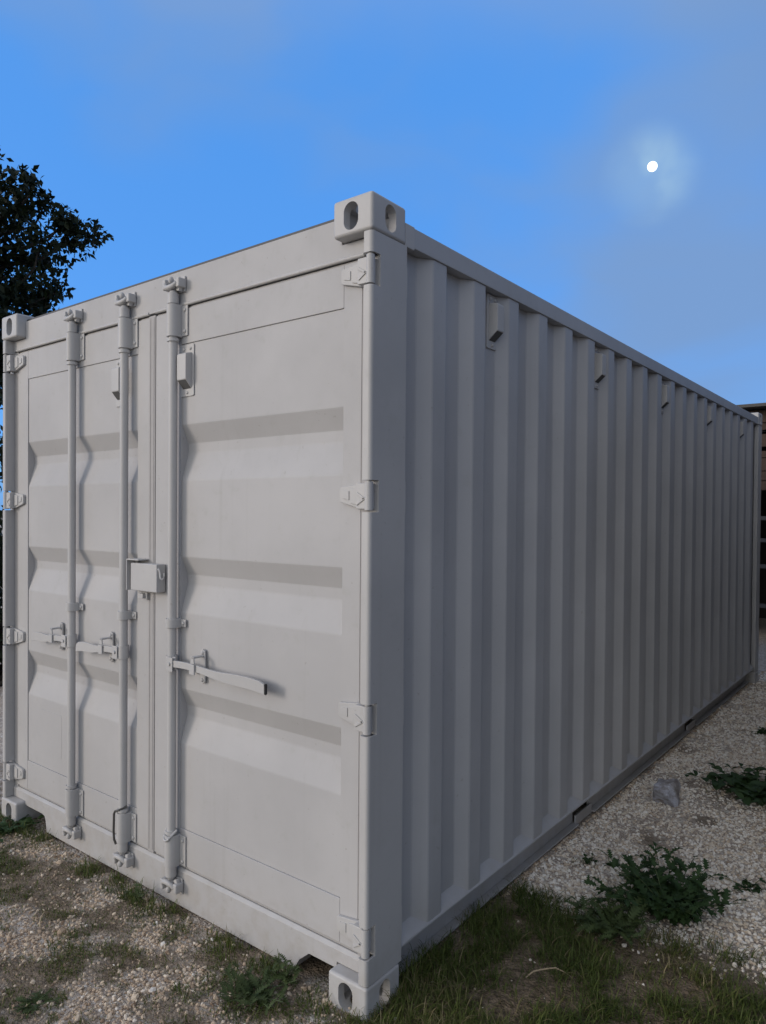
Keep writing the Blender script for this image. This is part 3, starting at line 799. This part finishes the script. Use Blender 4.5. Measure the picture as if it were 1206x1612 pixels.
for n, x0, x1, y0, y1, s0, s1 in regs:
    x, y = scatter(n, x0, x1, y0, y1)
    g = grassy(x, y); keep_ = rng.random(n) > np.clip(g*1.1, 0, 0.93)
    inside = (x < 1.165) & (y > 0.03); cl_ = fbm(x*5+9, y*5+70, 3); keep_ &= (rng.random(n) < 0.35+1.1*sstep(cl_, 0.35, 0.6)) & ~inside
    x, y = x[keep_], y[keep_]; n = len(x)
    sz = s0 + (s1-s0)*rng.random(n)**2.2
    V = IV[None]*(1+0.42*(rng.random((n, 12, 1))-0.5))
    V = V*np.stack([np.ones(n), 0.6+0.45*rng.random(n), 0.42+0.4*rng.random(n)], 1)[:, None, :]
    q = rng.normal(size=(n, 4)); q[:, 1:3] *= 0.35; q /= np.linalg.norm(q, axis=1)[:, None]
    w_, a_, b_, c_ = q.T
    RM = np.stack([np.stack([1-2*(b_*b_+c_*c_), 2*(a_*b_-c_*w_), 2*(a_*c_+b_*w_)], -1), np.stack([2*(a_*b_+c_*w_), 1-2*(a_*a_+c_*c_), 2*(b_*c_-a_*w_)], -1), np.stack([2*(a_*c_-b_*w_), 2*(b_*c_+a_*w_), 1-2*(a_*a_+b_*b_)], -1)], 1)
    V = np.einsum('nij,nkj->nki', RM, V)*sz[:, None, None]
    V += np.stack([x, y, gheight(x, y)+sz*0.22], 1)[:, None, :]
    tone = np.clip(rng.normal(0.36, 0.21, n) + 0.42*(x > 1.2) + 0.14*(sz > 0.0085) + 0.25*(fbm(x*3.3+7, y*3.3+19, 3)-0.5), 0, 1)
    SV.append(V.reshape(-1, 3)); SF.append((IF[None]+(np.arange(n)*12)[:, None, None]+off).reshape(-1, 3)); ST.append(np.repeat(tone, 12)); off += n*12
gme = quick_mesh('gravel', np.concatenate(SV), np.concatenate(SF), ('tone', np.concatenate(ST)))
gv = link('gravel', gme, M_STONE, None, 0); gme.polygons.foreach_set('use_smooth', [False]*len(gme.polygons))
tag(gv, 'loose pale limestone gravel scattered over the ground', 'gravel', kind='stuff')

# ------------------------------------------------------------------ grass (uncountable)
def blades(x, y, L, lean, wid, tone):
    n = len(x); az = rng.uniform(0, 2*math.pi, n); dx, dy = np.cos(az), np.sin(az); z = gheight(x, y)-0.002
    side = np.stack([-dy, dx, np.zeros(n)], 1); P0 = np.stack([x, y, z], 1); rows = []
    for t, ww in ((0.0, 1.0), (0.38, 0.85), (0.72, 0.55)):
        c = P0 + np.stack([dx*L*lean*t**1.7, dy*L*lean*t**1.7, L*(t-0.42*lean*t*t)], 1)
        rows += [c-side*(wid*ww)[:, None], c+side*(wid*ww)[:, None]]
    tipp = P0 + np.stack([dx*L*lean, dy*L*lean, L*(1-0.55*lean)], 1); rows.append(tipp)
    V = np.stack(rows, 1).reshape(-1, 3); i = np.arange(n)*7
    F = np.concatenate([np.stack([i+a, i+b, i+c], 1) for a, b, c in ((0, 1, 3), (0, 3, 2), (2, 3, 5), (2, 5, 4), (4, 5, 6))])
    return V, F, np.repeat(tone, 7)
GV, GF, GT = [], [], []; off = 0
for n, x0, x1, y0, y1, l0, l1, ln0, thr in ((115000, 1.17, 3.0, -0.9, 1.5, 0.016, 0.080, 1.05, 1.0), (95000, -1.8, 1.3, -1.05, 0.06, 0.008, 0.032, 0.9, 1.0), (9000, 1.2, 2.8, 1.3, 6.5, 0.012, 0.04, 0.8, 0.5), (2600, -1.0, 1.1, -0.07, 0.035, 0.02, 0.085, 0.6, 0.7), (1500, 1.17, 1.25, 0.1, 1.3, 0.03, 0.10, 0.7, 1.0)):
    x, y = scatter(n, x0, x1, y0, y1); g = grassy(x, y)
    cl_ = fbm(x*9+3, y*9+33, 3)
    ok = (rng.random(n) < g*thr*(1-0.93*bare(x, y))*(0.12+1.3*sstep(cl_, 0.36, 0.64))) & ~((x < 1.165) & (y > 0.035)) & ~((x > HB-CW-0.01) & (x < HB+0.004) & (y > -0.004) & (y < CL+0.01))
    x, y = x[ok], y[ok]; n = len(x); cl_ = cl_[ok]
    L = l0+(l1-l0)*rng.random(n)**1.8*(0.5+0.9*cl_); lean = np.clip(ln0*(0.35+0.9*rng.random(n)), 0.1, 1.15)
    patch = fbm(x*2.2+50, y*2.2+80, 3)
    tone = np.clip(rng.normal(0.40, 0.20, n)+0.8*(patch-0.5)+(rng.random(n) < 0.14)*0.40, 0, 1)
    V, F, T_ = blades(x, y, L, lean, 0.0009+0.0011*rng.random(n), tone)
    GV.append(V); GF.append(F+off); GT.append(T_); off += len(V)
gme = quick_mesh('grass', np.concatenate(GV), np.concatenate(GF), ('tone', np.concatenate(GT)))
tag(link('grass', gme, M_GRASS, None, 0), 'short ragged grass growing through the gravel', 'grass', kind='stuff')

# ------------------------------------------------------------------ weeds
def leaf_mesh(kind):
    """blade along +X of unit length, arching, with lobes"""
    n = {'lobed': 9, 'feather': 13, 'round': 7}[kind]; bm = bmesh.new(); mid = []; lf = []; rt = []
    for k in range(n+1):
        t = k/n; x = t; z = 0.28*t-0.42*t*t
        if kind == 'round': wv = 0.30*math.sin(math.pi*min(1, t*0.96+0.04))**0.7
        elif kind == 'lobed': wv = (0.27 if k % 2 else 0.10)*math.sin(math.pi*(0.12+0.86*t))**0.6
        else: wv = (0.25 if k % 2 else 0.035)*math.sin(math.pi*(0.10+0.86*t))**0.8
        if k == n: wv = 0.004
        sw = 0.06 if k % 2 and kind != 'round' else 0
        mid.append(bm.verts.new((x, 0, z))); lf.append(bm.verts.new((x+sw, wv, z+0.22*wv))); rt.append(bm.verts.new((x+sw, -wv, z+0.22*wv)))
    for k in range(n):
        bm.faces.new((mid[k], mid[k+1], lf[k+1], lf[k])); bm.faces.new((mid[k+1], mid[k], rt[k], rt[k+1]))
    me = bpy.data.meshes.new('leaf_'+kind); bm.to_mesh(me); bm.free()
    me.polygons.foreach_set('use_smooth', [True]*len(me.polygons)); return me
LEAF = {}
for kd in ('lobed', 'feather', 'round'):
    for mt in (M_WEED, M_WEEDPALE):
        me = leaf_mesh(kd); me.materials.append(mt); LEAF[(kd, mt.name)] = me
def weed(name, label, x, y, kind, mt, n_st, height, spread, n_leaf, lsz, group=None, flat=0.0):
    W_ = empty(name, (x, y, float(gheight(x, y)))); tag(W_, label, 'weed', group)
    for s_i in range(n_st):
        a = 2*math.pi*(s_i+random.uniform(-.3, .3))/n_st; q = spread*random.uniform(0.35, 1.0)
        hgt = height*random.uniform(0.55, 1.0)*(1-0.5*q/spread*(1 if flat else 0.5))
        e = Vector((q*math.cos(a), q*math.sin(a), hgt)); c1 = Vector((e.x*0.3, e.y*0.3, hgt*0.6)); pts = []
        for k in range(6):
            t = k/5; pts.append((1-t)**2*Vector((0, 0, -0.01)) + 2*t*(1-t)*c1 + t*t*e)
        m_ = MB(); m_.tube(pts, [0.0032*(1-0.65*k/5) for k in range(6)], 6); m_.build('stem', M_STEM, W_)
        for j in range(n_leaf):
            t = random.uniform(0.12, 1.0); p = (1-t)**2*Vector((0, 0, 0)) + 2*t*(1-t)*c1 + t*t*e
            o = bpy.data.objects.new('leaf', LEAF[(kind, mt.name)]); COL.objects.link(o); o.parent = W_
            o.location = p; s2 = lsz*random.uniform(0.55, 1.15)*(1.15-0.45*t)
            o.scale = (s2, s2*random.uniform(0.8, 1.2), s2)
            o.rotation_euler = (random.uniform(-0.5, 0.5), random.uniform(-0.85, 0.35)*(1-flat*0.6), a+random.uniform(-1.9, 1.9))
    return W_
weed('leafy_weed', 'large bushy dark green weed at the edge of the gravel beside the long wall', 1.76, 1.24, 'lobed', M_WEED, 34, 0.19, 0.32, 18, 0.080)
weed('leafy_weed', 'grey green weed patch just left of the large bushy weed', 1.63, 0.98, 'feather', M_WEEDPALE, 18, 0.10, 0.22, 9, 0.080)
weed('leafy_weed', 'spreading dark weed mat on gravel near the right edge beyond the grey rock', 1.78, 2.86, 'round', M_WEED, 24, 0.13, 0.36, 11, 0.085, None, 0.7)
weed('leafy_weed', 'feathery green weed on the gravel left of the near bottom corner casting', 0.85, -0.13, 'feather', M_WEEDPALE, 15, 0.065, 0.15, 8, 0.06)
weed('leafy_weed', 'small weed poking up against the door sill by the corner casting', 0.89, -0.02, 'feather', M_WEEDPALE, 6, 0.115, 0.06, 6, 0.055)
weed('leafy_weed', 'dark low weed in the shade beside the far left corner casting', -1.02, -0.05, 'round', M_WEED, 10, 0.06, 0.20, 8, 0.05, None, 0.8)
weed('leafy_weed', 'thin wispy weed under the right hand locking bar', 0.05, -0.03, 'feather', M_WEEDPALE, 4, 0.13, 0.05, 3, 0.05)
weed('leafy_weed', 'low green weed at the bottom left edge of the photo', 0.33, -0.60, 'feather', M_WEEDPALE, 7, 0.022, 0.085, 6, 0.045, None, 0.9)
weed('leafy_weed', 'small dark sprig on gravel between the rock and the large bushy weed', 1.57, 1.62, 'round', M_WEED, 4, 0.04, 0.05, 5, 0.035, None, 0.6)
weed('leafy_weed', 'small dark sprig close to the container wall beyond the grass', 1.36, 1.46, 'round', M_WEED, 4, 0.04, 0.04, 5, 0.033, None, 0.6)
weed('leafy_weed', 'straggly low sprig on gravel right of the large bushy weed', 1.98, 1.66, 'round', M_WEED, 6, 0.04, 0.11, 5, 0.04, None, 0.8)
weed('leafy_weed', 'tiny weed on the far gravel at the right edge', 1.60, 4.15, 'round', M_WEED, 5, 0.06, 0.09, 6, 0.05, None, 0.6)
weed('leafy_weed', 'tiny weed on gravel near the far corner of the container', 1.47, 5.35, 'round', M_WEED, 5, 0.07, 0.09, 6, 0.05, None, 0.6)

# ------------------------------------------------------------------ rock by the wall
t = bmesh.new(); bmesh.ops.create_icosphere(t, subdivisions=3, radius=1.0)
from mathutils import noise as mnoise
planes = [(Vector((random.gauss(0, 1), random.gauss(0, 1), random.gauss(0.2, 0.8))).normalized(), random.uniform(0.55, 0.85)) for k in range(24)]
for v in t.verts:
    p = v.co.copy()
    for nrm, dd in planes:
        ex = p.dot(nrm)-dd
        if ex > 0: p -= nrm*ex
    p *= 1+0.16*mnoise.noise(p*2.3)+0.10*mnoise.noise(p*6.1)
    v.co = Vector((p.x*0.120, p.y*0.085, p.z*0.120))
me = bpy.data.meshes.new('rock'); t.to_mesh(me); t.free()
rk = link('rock', me, M_ROCK, None, 14); rk.location = (1.425, 2.40, 0.058); rk.rotation_euler = (0, 0, R(35))
tag(rk, 'blue grey angular rock lying on the gravel near the long wall', 'rock')

# ------------------------------------------------------------------ dry twigs and stalks lying about
def twig(label, x, y, ang, ln, mat_):
    m_ = MB(); pts = []
    for k in range(7):
        t = k/6; a = ang + 0.9*(t-0.5)
        pts.append((math.cos(ang)*ln*(t-0.5)-math.sin(ang)*0.12*ln*math.sin(t*3.1), math.sin(ang)*ln*(t-0.5)+math.cos(ang)*0.12*ln*math.sin(t*3.1), 0.012+0.02*math.sin(t*3.1)+0.004*math.sin(t*11)))
    m_.tube(pts, [0.0022, 0.0028, 0.0026, 0.0026, 0.0022, 0.0018, 0.0010], 6)
    o = m_.build('dry_twig', mat_, None); o.location = (x, y, float(gheight(x, y)))
    tag(o, label, 'twig', 'dry twigs on the ground')
M_TWIG = simple('dry_stalk', (0.36, 0.28, 0.18), 0.8, 0.3, 60)
twig('curled pale dry stalk on the bare earth patch in the grass', 1.57, 0.56, 0.7, 0.16, M_TWIG)
twig('short dry twig on the gravel in front of the left door', -0.10, -0.34, 2.3, 0.10, M_TWIG)
